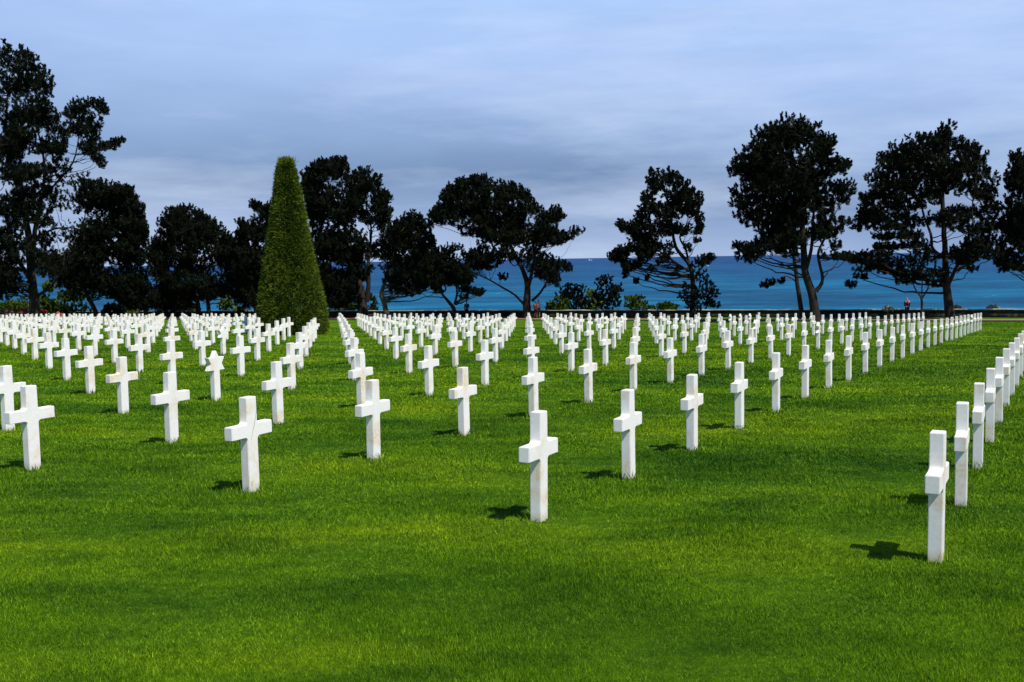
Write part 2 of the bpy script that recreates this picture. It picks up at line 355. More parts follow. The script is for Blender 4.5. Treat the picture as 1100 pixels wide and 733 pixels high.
def grow(name, label, cat, Y, conv, trunks, crown, mat='pine', bark='bark', base_px=None, dens=1., tuft=.42, K=60, nw=.023, group=None, depth=.75, seedv=0, limbs=True, sink=True, fill=1., bare=(), bare_mat='bark_dead', flowers=None):
    """trunks: [[(u,v,r),..],..]; crown: [(u,v,ru,rv),..]; conv(u,v)->photo px and scale"""
    random.seed(seedv+5)
    u0, v0, sc = conv
    def W(u, v, dy=0): return at(u0+u/sc, v0+v/sc, Y+dy)
    mpp = Y/FPX/sc                                   # metres per trace unit
    bx_ = W(trunks[0][0][0], trunks[0][0][1]) if trunks else W(crown[-1][0], crown[-1][1]+crown[-1][3])
    root = Vector((bx_.x, Y, float(ground(bx_.x, Y))))
    e = empty(name, root); tag(e, label, cat, group)
    cxm = sum(c[0]*c[2]*c[3] for c in crown)/sum(c[2]*c[3] for c in crown) if crown else 0
    hw = max(abs(c[0]-cxm)+c[2]*.5 for c in crown) if crown else 1
    V, F = [], []; tp = []
    for ti, tr in enumerate(trunks):
        pts = []
        for a, (u, v, r) in enumerate(tr):
            dy = 0 if ti == 0 else (random.uniform(-.3, .3)*a)
            pts.append(W(u, v, dy))
        rad = [r for (_, _, r) in tr]
        if ti == 0:
            pts[0] = Vector((pts[0].x, pts[0].y, root.z-.25)); 
            pts.insert(1, Vector((pts[0].x*.9+pts[1].x*.1, pts[0].y, root.z+.35))); rad = [rad[0]*1.45]+[rad[0]*1.05]+rad[1:]
        rad = [q*.78 for q in rad]; P, Q = smooth_path(pts, rad, 4, .05*rad[0]); tube(V, F, P, Q, 10 if rad[0] > .2 else 7); tp += list(zip(P, Q))
    if limbs and len(crown) > 8:                      # fill the crown between neighbouring boughs
        ex = []
        for a, c in enumerate(crown):
            nb = sorted((q for b_, q in enumerate(crown) if b_ != a), key=lambda q: math.hypot(q[0]-c[0], 1.3*(q[1]-c[1])))[:4]
            for q in nb[:4]:
                if math.hypot(q[0]-c[0], q[1]-c[1]) < 1.15*(c[2]+q[2]) and random.random() < .34*fill: ex.append(((q[0]+c[0])/2, (q[1]+c[1])/2, (q[2]+c[2])*.44, (q[3]+c[3])*.46))
        crown = list(crown)+ex
    cents, sizes = [], []
    for (u, v, ru, rv) in crown:
        dmax = math.sqrt(max(0, hw*hw-(u-cxm)**2))*mpp*depth
        dy = random.uniform(-dmax, dmax)*.8
        c = W(u, v, dy); rx, rz = ru*mpp, rv*mpp; ry = max(.8, (rx+rz)*.55)
        if tp and limbs:
            cand = [(p, r) for (p, r) in tp if p.z < c.z-.15*abs(c.x-p.x) and p.z > root.z+.5*(c.z-root.z)] or tp[-3:]
            p, r = min(cand, key=lambda q: (q[0]-c).length+1.2*max(0, abs(q[0].x-c.x)*.0)+random.uniform(0, 1.2))
            r0 = max(.025, min(r*.5, .03+.012*(p-c).length))
            mid = (p+c)/2+Vector((0, 0, -.06*(p-c).length+random.uniform(-.15, .15)))
            P, Q = smooth_path([p, mid, c], [r0, r0*.6, r0*.28], 5, .09); tube(V, F, P, Q, 5)
            if (p-c).length > 1.6:
                for q_ in P[12:]:
                    for k in range(2): cents.append(q_+Vector((random.gauss(0, .22), random.gauss(0, .3), abs(random.gauss(.05, .16))))); sizes.append(tuft*random.uniform(.6, 1.))
        nt_ = max(5, int(dens*(15.*rx*rz/(tuft/.42)**2+6.*(rx+rz)+2)))
        lo_n = 0
        if limbs:                                    # candle-like tip shoots along the upper outline
            for k in range(5):
                a_ = math.pi*(.12+.76*random.random()); yy = random.uniform(-.5, .5)
                for st_ in (0, .24):
                    cents.append(Vector((c.x+rx*1.0*math.cos(a_)*(1+st_*.3), c.y+ry*yy, c.z+rz*math.sin(a_)+st_))); sizes.append(tuft*(.62-.5*st_))
        for k in range(nt_):
            d = Vector((random.gauss(0, 1), random.gauss(0, 1), random.gauss(0, 1))).normalized()*(random.random()**.33)
            q = Vector((c.x+d.x*rx, c.y+d.y*ry, c.z+d.z*rz)); cents.append(q); sizes.append(tuft*random.uniform(.55, 1.1))
            if limbs and k % 7 == 0:
                m_ = (q+c)/2+Vector((0, 0, random.uniform(-.1, .05))); tube(V, F, [c, m_, q], [.028, .02, .01], 4)
    if V:
        tr = link('trunk', np_mesh('trunk', [p-root for p in V], F, 4, True), M[bark], e)
    if bare:
        BV, BF = [], []
        for tr in bare:
            pts = [W(u, v, -1.0+random.uniform(-.2, .2)*a) for a, (u, v, r) in enumerate(tr)]
            P, Q = smooth_path(pts, [r for _, _, r in tr], 4, .03); tube(BV, BF, P, Q, 5)
        link('bare_branch', np_mesh('bare_branch', [p-root for p in BV], BF, 4, True), M[bare_mat], e)
    if cents:
        cen = np.array([tuple(q-root) for q in cents]); TV, TF = tufts(cen, sizes, K, nw, .75)
        link('crown', np_mesh('crown', TV, TF, 4), M[mat], e)
    if flowers and cents:
        for fm, frac, nm in flowers:
            sel = [q for q in cents if random.random() < frac]
            cen = np.array([tuple(q-root+Vector((0, -.25, .1))) for q in sel]); TV, TF = tufts(cen, [.26]*len(cen), 16, .09, .1)
            link(nm, np_mesh(nm, TV, TF, 4), M[fm], e)
    return e
TG = 'black pines along the sea wall'
K7 = (900, 120, 3.185); K6 = (770, 110, 3.053); K5 = (580, 170, 4.071); K4 = (440, 170, 4.07); K3 = (300, 150, 3.667); K2 = (120, 150, 3.333); K1 = (0, 30, 2.29)
grow('pine_tree', 'tall round topped dark pine with a forked trunk, right of centre', 'pine tree', 84, K6,
 [[(325,700,.50),(310,620,.42),(290,560,.36),(285,480,.32),(280,400,.28),(270,300,.2),(250,200,.13),(240,110,.05)],
  [(325,620,.25),(347,580,.16),(332,500,.14),(352,450,.11),(382,370,.06)], [(290,560,.2),(310,480,.17),(315,400,.13),(320,300,.09),(310,180,.04)],
  [(285,480,.18),(240,400,.14),(190,330,.1),(140,250,.05)]],
 [(235,80,70,28),(160,118,45,35),(300,105,48,35),(105,180,45,25),(70,235,35,20),(75,305,35,20),(85,370,45,16),(70,478,20,9),(100,515,36,13),(150,490,60,18),
  (200,180,80,55),(300,190,70,55),(190,270,80,45),(290,280,80,50),(130,250,50,30),(130,330,55,25),(200,370,70,35),(280,370,60,35),(130,400,40,16),(190,430,60,25),(250,450,60,22),
  (372,135,18,22),(350,180,30,30),(395,220,35,28),(430,215,22,14),(430,285,32,20),(380,290,35,22),(410,325,35,13),(350,350,45,22),(410,400,35,13),(360,400,35,16),(375,440,28,11),(330,440,35,15),(380,508,42,9),(430,515,25,8),(215,140,60,30),(265,230,60,40),(220,320,50,30),(240,500,40,12),(160,160,50,30),(250,120,60,30),(300,250,60,35),(240,270,70,40),(170,220,60,35),(330,230,40,30),(300,320,55,30),(165,300,50,25),(230,400,60,25),(200,470,55,18),(335,150,35,28)], group=TG, seedv=1, fill=1.4, tuft=.46, dens=1.2)
grow('pine_tree', 'slender leaning pine trunk with sparse low twigs just left of the forked round pine', 'pine tree', 90, K6,
 [[(281,685,.27),(265,600,.23),(255,520,.2),(250,460,.16),(235,380,.08)], [(262,590,.07),(225,570,.05),(185,595,.03),(150,608,.02)]],
 [(200,592,18,5),(158,606,12,4),(235,440,45,25),(260,400,40,22),(215,480,30,12),(175,598,12,5)], group=TG, seedv=2, tuft=.4)
grow('pine_tree', 'wide airy dark pine with layered boughs near the right edge', 'pine tree', 87, K7,
 [[(384,695,.50),(375,620,.42),(368,540,.34),(365,450,.28),(360,350,.24),(358,250,.18),(365,150,.11),(378,80,.04)],
  [(374,600,.24),(397,550,.2),(418,510,.17),(455,460,.14),(463,400,.11),(460,330,.07),(470,230,.04)],
  [(365,500,.2),(325,470,.16),(318,420,.14),(290,340,.11),(285,250,.05)],[(330,480,.16),(262,430,.12),(242,345,.1),(235,270,.05)]],
 [(380,65,22,22),(345,105,38,25),(265,112,36,24),(205,132,32,22),(160,165,30,16),(435,125,42,28),(485,155,26,13),(120,235,28,10),(170,205,55,20),(260,175,65,32),(365,160,75,42),(455,195,55,28),(515,228,35,20),(100,298,26,9),(165,285,55,14),(250,260,60,24),(355,245,58,32),(450,275,55,24),(535,305,42,15),(90,350,32,9),(160,343,58,12),(232,335,48,14),(82,400,34,14),(150,398,58,12),(232,398,48,10),(330,368,48,15),(430,345,48,16),(515,365,48,16),(138,468,20,6),(190,465,48,7),(268,460,48,11),(490,428,38,14),(440,478,46,18),(520,458,38,11),(402,500,40,15),(530,500,38,8),(320,505,35,12),(300,200,55,28),(400,210,55,28),(205,235,50,18),(310,310,50,16),(200,300,40,11),(410,400,40,13),(30,500,36,9),(95,515,58,9),(45,598,16,6),(80,570,26,6),(150,548,32,9),(180,520,40,10),(460,540,22,6)], group=TG, seedv=3, fill=2.0, tuft=.44, dens=1.25)
grow('small_pine', 'low flat crowned little pine standing under the wide airy pine at the right', 'pine tree', 85, (900,120,3.185),
 [[(287,695,.13),(286,640,.11),(266,610,.07),(250,570,.04)],[(287,640,.09),(308,605,.07),(312,570,.03)],[(287,640,.09),(288,600,.06),(290,550,.03)]],
 [(245,535,48,28),(300,550,45,25),(228,585,38,12),(330,590,30,11),(270,505,40,18),(260,570,45,16),(345,560,30,14),(210,560,25,15)], group=TG, seedv=4, fill=1.5, tuft=.4, dens=1.2)
grow('pine_tree', 'dark pine cut by the right edge of the photo, with drooping layered boughs', 'pine tree', 88, K7,
 [[(705,700,.5),(700,600,.42),(690,480,.34),(690,350,.26),(685,220,.15),(680,130,.05)]],
 [(620,160,26,22),(612,205,32,22),(590,240,32,13),(622,280,40,18),(600,330,40,16),(600,380,38,15),(590,422,38,12),(620,445,30,16),(590,505,42,9),(578,545,32,8),(650,180,40,30),(660,250,45,25),(660,330,50,25),(660,400,50,25),(650,480,50,20),(640,530,40,12),(560,470,22,7),(550,395,20,8),(700,120,40,30),(720,200,60,35),(730,300,60,35),(740,400,60,30),(640,225,30,15),(630,350,30,18),(545,520,15,6)], group=TG, seedv=5, fill=1.8, tuft=.44, dens=1.2)
grow('pine_tree', 'small leaning pine with its crown swept to the left, right of centre', 'pine tree', 97, K5,
 [[(668,660,.34),(670,560,.30),(665,510,.27),(650,460,.24),(600,400,.2),(585,350,.17),(575,280,.13),(560,200,.09),(540,110,.04)],
  [(650,460,.16),(638,400,.12),(612,345,.1),(640,290,.05)],[(652,495,.15),(590,455,.12),(520,405,.09),(440,370,.05)],[(667,530,.12),(700,490,.09),(735,450,.05)]],
 [(495,78,26,22),(560,78,28,24),(602,108,36,20),(650,132,24,20),(488,150,42,30),(570,155,55,34),(640,180,44,26),(692,172,22,12),(702,200,18,12),(458,222,34,20),(530,235,55,26),(618,245,55,26),(690,262,28,12),(705,300,20,8),(450,280,46,20),(348,295,22,15),(382,320,26,16),(430,335,45,16),(520,325,55,24),(605,325,42,18),(325,440,34,15),(370,408,36,17),(430,398,46,12),(500,385,46,12),(372,508,18,20),(398,490,28,11),(420,545,10,6),(490,490,13,6),(530,458,28,11),(600,495,14,8),(720,452,32,16),(745,440,16,10),(688,470,26,9),(688,368,14,6),(340,425,20,10),(450,425,30,10),(560,420,24,8),(525,110,30,25),(590,200,40,22),(470,350,44,18),(560,300,40,24),(640,320,26,18),(420,370,40,14),(480,420,44,12),(560,390,36,14),(650,400,20,12),(690,330,18,10),(440,455,34,11),(470,530,8,4),(665,220,22,12),(355,455,25,9)], group=TG, seedv=6, fill=1.9, tuft=.42, dens=1.25)
grow('shrub', 'dense dark bushy young pine around the foot of the leaning one sided pine', 'shrub', 95, K5,
 [], [(700,500,30,18),(650,560,34,22),(630,600,34,22),(770,590,26,16),(765,640,30,18),(712,530,34,22),(740,560,32,17),(690,578,44,22),(742,600,34,22),(668,622,40,22),(725,640,40,22),(690,655,46,18),(700,605,40,24),(660,645,28,16),(755,575,16,9),(750,635,20,14)], group=None, seedv=7, tuft=.30, dens=1.3, limbs=False)
grow('pine_tree', 'broad spreading dark pine just left of the people in red and white', 'pine tree', 104, K4,
 [[(515,700,.52),(512,620,.46),(515,560,.36),(500,500,.28),(470,440,.22),(440,380,.18),(400,300,.12),(350,190,.05)],
  [(512,590,.28),(530,520,.22),(545,440,.17),(560,350,.12),(590,270,.05)],[(500,640,.17),(460,598,.14),(400,562,.12),(340,528,.08),(285,508,.04)],[(535,625,.2),(570,590,.15),(600,540,.11),(635,470,.05)]],
 [(330,102,36,22),(260,115,40,24),(200,128,30,18),(160,165,22,17),(400,128,34,22),(460,142,34,20),(500,168,26,17),(535,200,22,13),(150,213,32,17),(110,250,28,15),(220,185,58,32),(320,170,68,38),(420,190,68,34),(500,230,48,24),(560,238,28,10),(110,290,32,17),(200,265,58,28),(300,260,68,34),(400,275,68,34),(480,290,58,28),(640,232,36,12),(665,258,24,10),(600,285,48,16),(730,328,36,18),(690,350,46,12),(620,335,48,16),(550,325,48,22),(260,330,40,13),(330,352,45,16),(400,360,58,24),(480,365,58,28),(560,380,55,15),(640,378,36,6),(290,450,35,10),(330,425,55,20),(260,425,35,12),(420,435,46,22),(500,440,46,22),(580,445,38,22),(640,465,36,16),(690,485,28,12),(600,520,36,22),(560,500,34,26),(640,540,26,24),(410,525,22,9),(350,480,36,9),(280,480,46,12),(370,220,60,30),(260,220,60,28),(350,310,60,26),(450,320,50,22),(460,245,50,26),(170,240,40,20)], group=TG, seedv=8, fill=2.2, tuft=.46, dens=1.25)
grow('small_pine', 'low forked pine beside the lone dark clothed visitor at the wall', 'pine tree', 101, K4,
 [[(190,705,.30),(192,655,.24),(150,605,.16),(125,565,.08)],[(197,640,.17),(207,590,.12),(200,530,.05)]],
 [(130,500,68,34),(200,470,55,34),(80,558,50,24),(225,535,52,26),(265,520,36,17),(120,435,52,26),(60,515,42,34),(290,598,26,8),(240,612,18,6),(30,588,26,12),(185,405,48,20),(310,590,12,6),(170,540,50,24),(100,470,50,30),(245,575,22,10)], group=TG, seedv=9, fill=2.2, tuft=.42, dens=1.3, bark='bark')
grow('pine_tree', 'low dark pine on a curved trunk, left of the broad spreading pine', 'pine tree', 106, K3,
 [[(425,695,.34),(412,640,.3),(402,610,.27),(418,560,.2),(455,500,.12),(500,430,.06)]],
 [(525,308,38,17),(480,338,34,17),(560,342,38,17),(430,370,34,20),(500,385,54,26),(580,388,26,26),(460,430,54,26),(540,438,54,26),(600,430,26,26),(440,490,54,26),(510,500,54,30),(580,510,44,30),(530,560,54,26),(450,560,44,20),(515,608,26,16),(455,598,34,12),(600,560,34,17),(630,600,26,10),(490,350,40,22),(620,480,22,22),(560,470,44,28),(410,420,30,20)], group=TG, seedv=10, fill=2.2, tuft=.44, dens=1.35, bark='bark_pale')
grow('pine_tree', 'massive dark pine with a thick black trunk directly right of the clipped hedge cone', 'pine tree', 112, K3,
 [[(330,700,.75),(325,640,.62),(318,580,.5),(290,520,.4),(270,440,.32),(260,340,.24),(250,200,.1),(240,100,.04)],[(345,640,.36),(352,560,.28),(352,480,.22),(360,400,.17),(360,330,.12),(340,250,.05)]],
 [(200,92,34,17),(150,113,26,17),(250,93,22,15),(110,140,26,17),(180,145,54,26),(250,138,34,26),(340,132,30,17),(382,157,24,12),(300,170,46,26),(368,190,28,17),(400,220,28,17),(428,238,18,12),(130,200,46,30),(220,210,54,30),(310,225,54,26),(380,268,46,17),(425,290,20,17),(150,280,54,34),(240,300,46,26),(310,290,36,22),(405,312,34,17),(160,370,54,34),(240,380,54,34),(310,390,36,26),(420,365,34,20),(180,460,54,34),(250,460,54,34),(330,450,36,34),(390,445,34,26),(200,540,46,30),(280,545,40,26),(345,520,26,20),(200,600,46,22),(280,600,34,17),(270,250,50,26),(200,250,50,26),(150,330,40,26),(130,250,34,26),(350,330,26,12),(260,340,46,22),(220,430,50,26),(110,190,26,22),(230,650,44,20),(235,575,56,34),(200,650,44,24),(320,560,30,24),(270,480,56,34),(140,420,40,34),(160,520,40,34),(270,640,30,20)], group=TG, seedv=11, fill=2.2, tuft=.5, dens=1.35)
grow('pine_tree', 'dark pine half hidden behind the left side of the clipped hedge cone', 'pine tree', 116, K2,
 [[(520,650,.4),(515,560,.34),(510,450,.28),(520,330,.16),(540,260,.06)]],
 [(505,236,18,10),(545,258,34,17),(465,300,22,10),(500,320,46,13),(480,366,40,17),(540,335,38,28),(470,418,46,26),(530,418,46,36),(440,470,46,22),(510,500,46,36),(560,520,34,30),(500,560,36,26),(530,600,26,26),(570,280,34,26),(580,350,40,30),(580,440,40,30),(455,345,18,9),(430,400,26,14),(600,240,40,20),(540,470,40,30),(480,545,40,36),(470,600,26,24),(500,450,50,34),(590,600,40,30)], group=TG, seedv=12, fill=2.2, tuft=.48, dens=1.5)
grow('pine_tree', 'rounded low dark pine with two trunks, left of the hedge cone', 'pine tree', 122, K2,
 [[(310,645,.4),(308,590,.34),(300,520,.26),(280,400,.14),(262,300,.05)],[(350,645,.34),(345,590,.3),(335,520,.24),(330,400,.12),(320,310,.05)]],
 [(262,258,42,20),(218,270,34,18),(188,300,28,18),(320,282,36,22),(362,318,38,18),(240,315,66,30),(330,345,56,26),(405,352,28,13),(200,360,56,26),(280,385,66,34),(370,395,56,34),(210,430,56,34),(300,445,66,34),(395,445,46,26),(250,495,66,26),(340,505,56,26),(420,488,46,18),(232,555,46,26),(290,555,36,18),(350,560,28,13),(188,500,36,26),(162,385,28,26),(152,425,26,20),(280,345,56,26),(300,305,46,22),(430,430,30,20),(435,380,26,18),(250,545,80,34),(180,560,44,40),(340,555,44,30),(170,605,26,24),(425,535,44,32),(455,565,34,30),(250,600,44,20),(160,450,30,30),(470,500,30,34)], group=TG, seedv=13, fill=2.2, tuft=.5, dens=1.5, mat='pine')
grow('pine_tree', 'dark pine with a straight trunk, third tree from the left edge', 'pine tree', 118, K2,
 [[(128,648,.36),(115,580,.3),(105,500,.24),(100,400,.16),(80,300,.06)]],
 [(35,190,40,16),(58,188,22,10),(62,238,46,17),(102,250,18,12),(90,292,32,15),(32,300,46,22),(115,328,24,12),(100,370,36,26),(42,380,46,32),(120,430,26,22),(60,450,46,26),(90,500,36,26),(30,520,36,22),(80,560,40,22),(140,480,18,16),(70,340,36,16),(130,545,22,18),(60,600,30,14),(60,560,44,30),(100,600,30,20),(70,510,44,28),(60,410,44,28),(80,330,34,22),(150,590,24,22)], group=TG, seedv=14, fill=2.2, tuft=.5, dens=1.45)
grow('pine_tree', 'dark leaning pine with bare grey branches, second tree from the left edge', 'pine tree', 120, K1,
 [[(242,705,.36),(226,680,.32),(212,650,.28),(198,600,.2),(200,520,.1),(215,430,.05)]],
 [(205,380,42,16),(262,400,52,17),(308,402,22,10),(282,440,44,24),(205,440,44,24),(332,452,30,13),(262,490,52,26),(342,490,17,17),(205,510,52,34),(185,570,52,32),(252,560,44,26),(310,560,34,17),(290,618,34,20),(162,618,44,17),(222,598,34,20),(240,530,40,24),(320,520,26,16),(240,420,34,16),(220,620,44,24),(260,650,40,20),(180,640,34,24),(300,650,34,24),(150,590,34,26)], group=TG, seedv=15, fill=2.2, tuft=.48, dens=1.35,
 bare=[[(120,580,.07),(150,560,.06),(175,545,.05),(190,500,.03)],[(150,560,.05),(140,520,.04),(150,495,.03),(190,492,.02)],[(175,545,.05),(170,510,.03),(185,480,.02)],[(120,560,.04),(160,540,.03),(195,510,.02)],[(160,570,.05),(190,545,.04),(210,560,.02)]])
grow('pine_tree', 'tallest dark pine, many stemmed, at the left edge', 'pine tree', 104, K1,
 [[(88,735,.70),(82,650,.55),(75,580,.46),(68,500,.4),(55,430,.34),(30,350,.26),(15,260,.16),(18,150,.06)],
  [(78,600,.34),(86,500,.28),(100,420,.22),(110,350,.17),(95,260,.1),(60,160,.04)],[(75,620,.3),(40,560,.26),(20,480,.2),(-20,380,.14),(-30,260,.05)],
  [(90,660,.2),(120,640,.17),(150,600,.12),(160,550,.06)],[(95,430,.16),(140,380,.13),(180,330,.1),(195,260,.05)],[(70,540,.15),(120,500,.13),(165,492,.1),(200,497,.06)],[(60,450,.18),(50,350,.14),(45,240,.1),(35,120,.04)]],
 [(8,55,16,18),(48,68,20,17),(80,95,22,20),(112,128,24,14),(30,105,34,24),(90,150,40,16),(122,160,12,12),(22,165,34,24),(70,190,42,20),(108,200,22,13),(22,235,34,24),(80,235,38,20),(132,228,22,12),(205,195,24,16),(240,190,17,10),(256,210,10,7),(172,212,16,10),(190,238,34,17),(235,238,17,16),(140,268,34,14),(220,272,26,12),(205,300,26,10),(250,300,20,6),(280,292,20,9),(298,282,9,5),(248,335,15,11),(235,322,12,7),(30,308,34,20),(90,298,34,17),(138,306,22,10),(20,368,26,22),(100,350,34,12),(152,350,24,8),(60,418,42,22),(120,398,34,16),(20,448,26,24),(142,436,24,16),(90,458,42,22),(40,498,34,20),(110,488,26,13),(60,556,40,24),(20,570,26,26),(110,556,34,20),(20,618,26,20),(-30,120,36,34),(-40,210,46,42),(-40,330,46,42),(-50,440,46,34),(60,140,34,20),(50,270,34,20),(150,300,26,12),(-30,540,40,30),(110,600,26,14),(50,215,34,16),(30,640,50,22),(5,600,40,30),(130,590,28,20),(-10,650,40,26),(10,520,30,24),(35,270,34,24),(40,360,34,20),(20,300,34,26),(60,370,34,18)], group=TG, seedv=16, fill=1.5, tuft=.50, dens=1.15, bark='bark')
# conifers and shrubs behind the wall
def bush(label, Y, px, py, w, h, mat='shrub', seedv=0, name='shrub', tf=.3, **k):
    el = []
    random.seed(seedv*7+1)
    for a in range(7):
        t = random.random(); el.append((random.uniform(-.5, .5)*w*(1-.45*t), -h*(.12+.72*t), w*.24, h*.17))
    el.append((0, -h*.85, w*.2, h*.13)); el.append((0, -h*.25, w*.45, h*.22)); el.append((0, 0, w*.4, h*.08))
    return grow(name, label, 'shrub', Y, (px, py, 1), [], el, mat=mat, limbs=False, seedv=seedv, tuft=tf, nw=.05, K=40, dens=1.5, **k)
bush('pointed dark green conifer behind the wall, left of the leaning pine', 110, 653, 335, 30, 40, 'pine', 21, 'conifer_shrub', .3)
bush('broad dark bush behind the wall beside the spreading pine', 112, 612, 335, 38, 31, 'pine', 22, tf=.3)
bush('bright green rounded shrub behind the wall, right of the pointed conifer', 112, 686, 334, 34, 16, 'shrub', 23)
bush('low bright green shrub peeping over the wall, nearest the leaning pine', 112, 718, 334, 26, 9, 'shrub', 24)
bush('pale yellow green shrub between the two dark conifers behind the wall', 115, 633, 333, 26, 22, 'shrub_light', 25)
bush('light green shrub over the wall under the broad spreading pine', 111, 600, 335, 24, 16, 'shrub', 26)
bush('small spiky green conifer between two trunks right of the hedge cone', 118, 398, 336, 12, 20, 'pine_green', 27, 'conifer_shrub', .3)
bush('olive green bush behind the wall between hedge cone and thick black trunk', 128, 368, 337, 34, 26, 'shrub', 28)
bush('pale feathery bush over the wall just left of the hedge cone', 132, 250, 339, 30, 24, 'shrub_light', 29)
bush('green bush behind the wall under the rounded two trunk pine', 132, 192, 339, 40, 34, 'shrub', 30)
bush('dark green conifer bush right of the strongly leaning trunk', 126, 123, 344, 22, 34, 'pine_green', 31, 'conifer_shrub', .4)
bush('yellow green bush behind the wall right of the tallest pine', 130, 82, 340, 44, 34, 'shrub', 32, tf=.4)
bush('broad leafy green bush between the tallest pine and the yellow green bush', 128, 56, 341, 34, 40, 'shrub', 33, tf=.4)
bush('leafy green bush behind the flowers at the far left edge', 128, 10, 341, 40, 42, 'shrub', 34, tf=.4)
bush('low brownish green scrub over the wall between two left trunks', 132, 140, 339, 24, 13, 'shrub_light', 35)
bush('little pale seaside shrub on the wall left of the visitor in pink', 91, 955, 334.5, 9, 5, 'scrub_pale', 36, tf=.16)
bush('little pale seaside shrub on the wall right of the wide airy pine', 90, 1029, 334, 8, 5, 'scrub_pale', 37, tf=.16)
bush('little pale seaside shrub on the wall nearest the right edge', 89, 1068, 334, 10, 5.5, 'scrub_pale', 38, tf=.16)
for (px, py, w, h, fl, lb, sd) in ((12, 352, 24, 19, 'petal_pink', 'rose bush full of pink flowers behind the crosses at the left edge', 41), (27, 351, 16, 18, 'petal_red', 'rose bush with red and pink flowers left of the tallest pine trunk', 42), (47, 350, 13, 16, 'petal_red', 'small red flowered bush just right of the tallest pine trunk', 43), (64, 349, 9, 12, 'petal_pink', 'little crimson pink flower bush standing furthest right of the flowers', 44)):
    bush(lb, 106, px, py, w, h, 'shrub', sd, 'flower_bush', .25, flowers=((fl, .8, 'flowers'), ('petal_red' if fl == 'petal_pink' else 'petal_pink', .35, 'flowers'), ('petal_white', .12, 'flowers')), group='flowering rose bushes at the left')
# ------------------------------------------------------------------ clipped yew cone
def hedge():
    cx_, Y = at(314.5, 362, 60.5).x, 60.5; gz = float(ground(cx_, Y)); H_ = at(314, 171, Y).z-gz
    e = empty('clipped_hedge', Vector((cx_, Y, gz))); tag(e, 'tall clipped green yew cone with a blunt shaggy top rising among the crosses', 'hedge')
    lean = at(307, 171, Y).x-cx_
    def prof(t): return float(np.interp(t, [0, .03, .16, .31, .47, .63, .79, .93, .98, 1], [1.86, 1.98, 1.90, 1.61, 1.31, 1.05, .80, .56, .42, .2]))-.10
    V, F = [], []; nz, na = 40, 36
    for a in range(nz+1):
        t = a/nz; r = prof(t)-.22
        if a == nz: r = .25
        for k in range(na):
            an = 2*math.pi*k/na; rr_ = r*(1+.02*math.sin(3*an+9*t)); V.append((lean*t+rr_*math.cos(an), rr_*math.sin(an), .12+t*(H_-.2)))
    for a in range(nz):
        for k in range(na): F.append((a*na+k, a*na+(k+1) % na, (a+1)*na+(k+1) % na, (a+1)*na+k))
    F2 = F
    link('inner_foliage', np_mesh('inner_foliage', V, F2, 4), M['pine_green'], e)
    n = 7000; t = rng.random(n)**1.15; an = rng.random(n)*6.2832
    r = np.array([prof(q) for q in t])*(1+.02*np.sin(3*an+9*t))-.14+rng.random(n)*.13
    cen = np.stack([lean*t+r*np.cos(an), r*np.sin(an), .1+t*(H_-.15)], 1)
    # radial, slightly rising sprigs
    k = 16; cen = np.repeat(cen, k, 0)+rng.normal(size=(n*k, 3))*.05; an2 = np.repeat(an, k)
    d = np.stack([np.cos(an2)*.8, np.sin(an2)*.8, .35+0*an2], 1)+rng.normal(size=(n*k, 3))*.45; d /= np.linalg.norm(d, axis=1)[:, None]
    s = np.cross(d, rng.normal(size=d.shape)); s /= np.linalg.norm(s, axis=1)[:, None]
    L_ = (.12+.16*rng.random(n*k))[:, None]; w_ = .016
    TV = np.stack([cen, cen+d*L_*.5+s*w_, cen+d*L_, cen+d*L_*.5-s*w_], 1).reshape(-1, 3)
    # shaggy top sprigs
    m_ = 700; cc = np.stack([lean+rng.normal(size=m_)*.17, rng.normal(size=m_)*.17, H_-.45+rng.random(m_)*.2], 1)
    d = np.stack([rng.normal(size=m_)*.3, rng.normal(size=m_)*.3, np.ones(m_)], 1); d /= np.linalg.norm(d, axis=1)[:, None]; L_ = (.25+.3*rng.random(m_))[:, None]
    s = np.cross(d, rng.normal(size=d.shape)); s /= np.linalg.norm(s, axis=1)[:, None]
    T2 = np.stack([cc, cc+d*L_*.5+s*.02, cc+d*L_, cc+d*L_*.5-s*.02], 1).reshape(-1, 3)
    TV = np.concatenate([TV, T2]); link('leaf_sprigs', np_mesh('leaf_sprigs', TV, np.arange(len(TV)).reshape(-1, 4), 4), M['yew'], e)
hedge()
# ------------------------------------------------------------------ people (skin-modifier bodies)
def skin(name, verts, edges, root=0, mat=None, parent=None, sub=2):
    me = bpy.data.meshes.new('tmp'); me.from_pydata([v[0] for v in verts], edges, []); o = bpy.data.objects.new('tmp', me); C.objects.link(o)
    sk_ = o.modifiers.new('s', 'SKIN'); sk_.use_smooth_shade = True
    for a, v in enumerate(verts):
        sv_ = me.skin_vertices[0].data[a]; sv_.radius = v[1] if isinstance(v[1], tuple) else (v[1], v[1]); sv_.use_root = (a == root)
    sb = o.modifiers.new('u', 'SUBSURF'); sb.levels = sub; sb.render_levels = sub
    dg = bpy.context.evaluated_depsgraph_get(); m2 = bpy.data.meshes.new_from_object(o.evaluated_get(dg)); bpy.data.objects.remove(o); m2.name = name
    m2.materials.clear(); return link(name, m2, mat, parent)
M['skin'] = simple('skin', (.46, .27, .19), .6, .08, 8); M['skin_dark'] = simple('tanned skin', (.28, .16, .10), .6, .08, 8)
M['hair'] = simple('dark hair', (.012, .010, .009), .6, .2, 9); M['hair_grey'] = simple('grey hair', (.35, .34, .32), .6, .2, 9)
M['cloth_red'] = simple('red cloth', (.62, .035, .012), .85, .12, 9); M['cloth_white'] = simple('white cloth', (.42, .42, .47), .85, .06, 9)
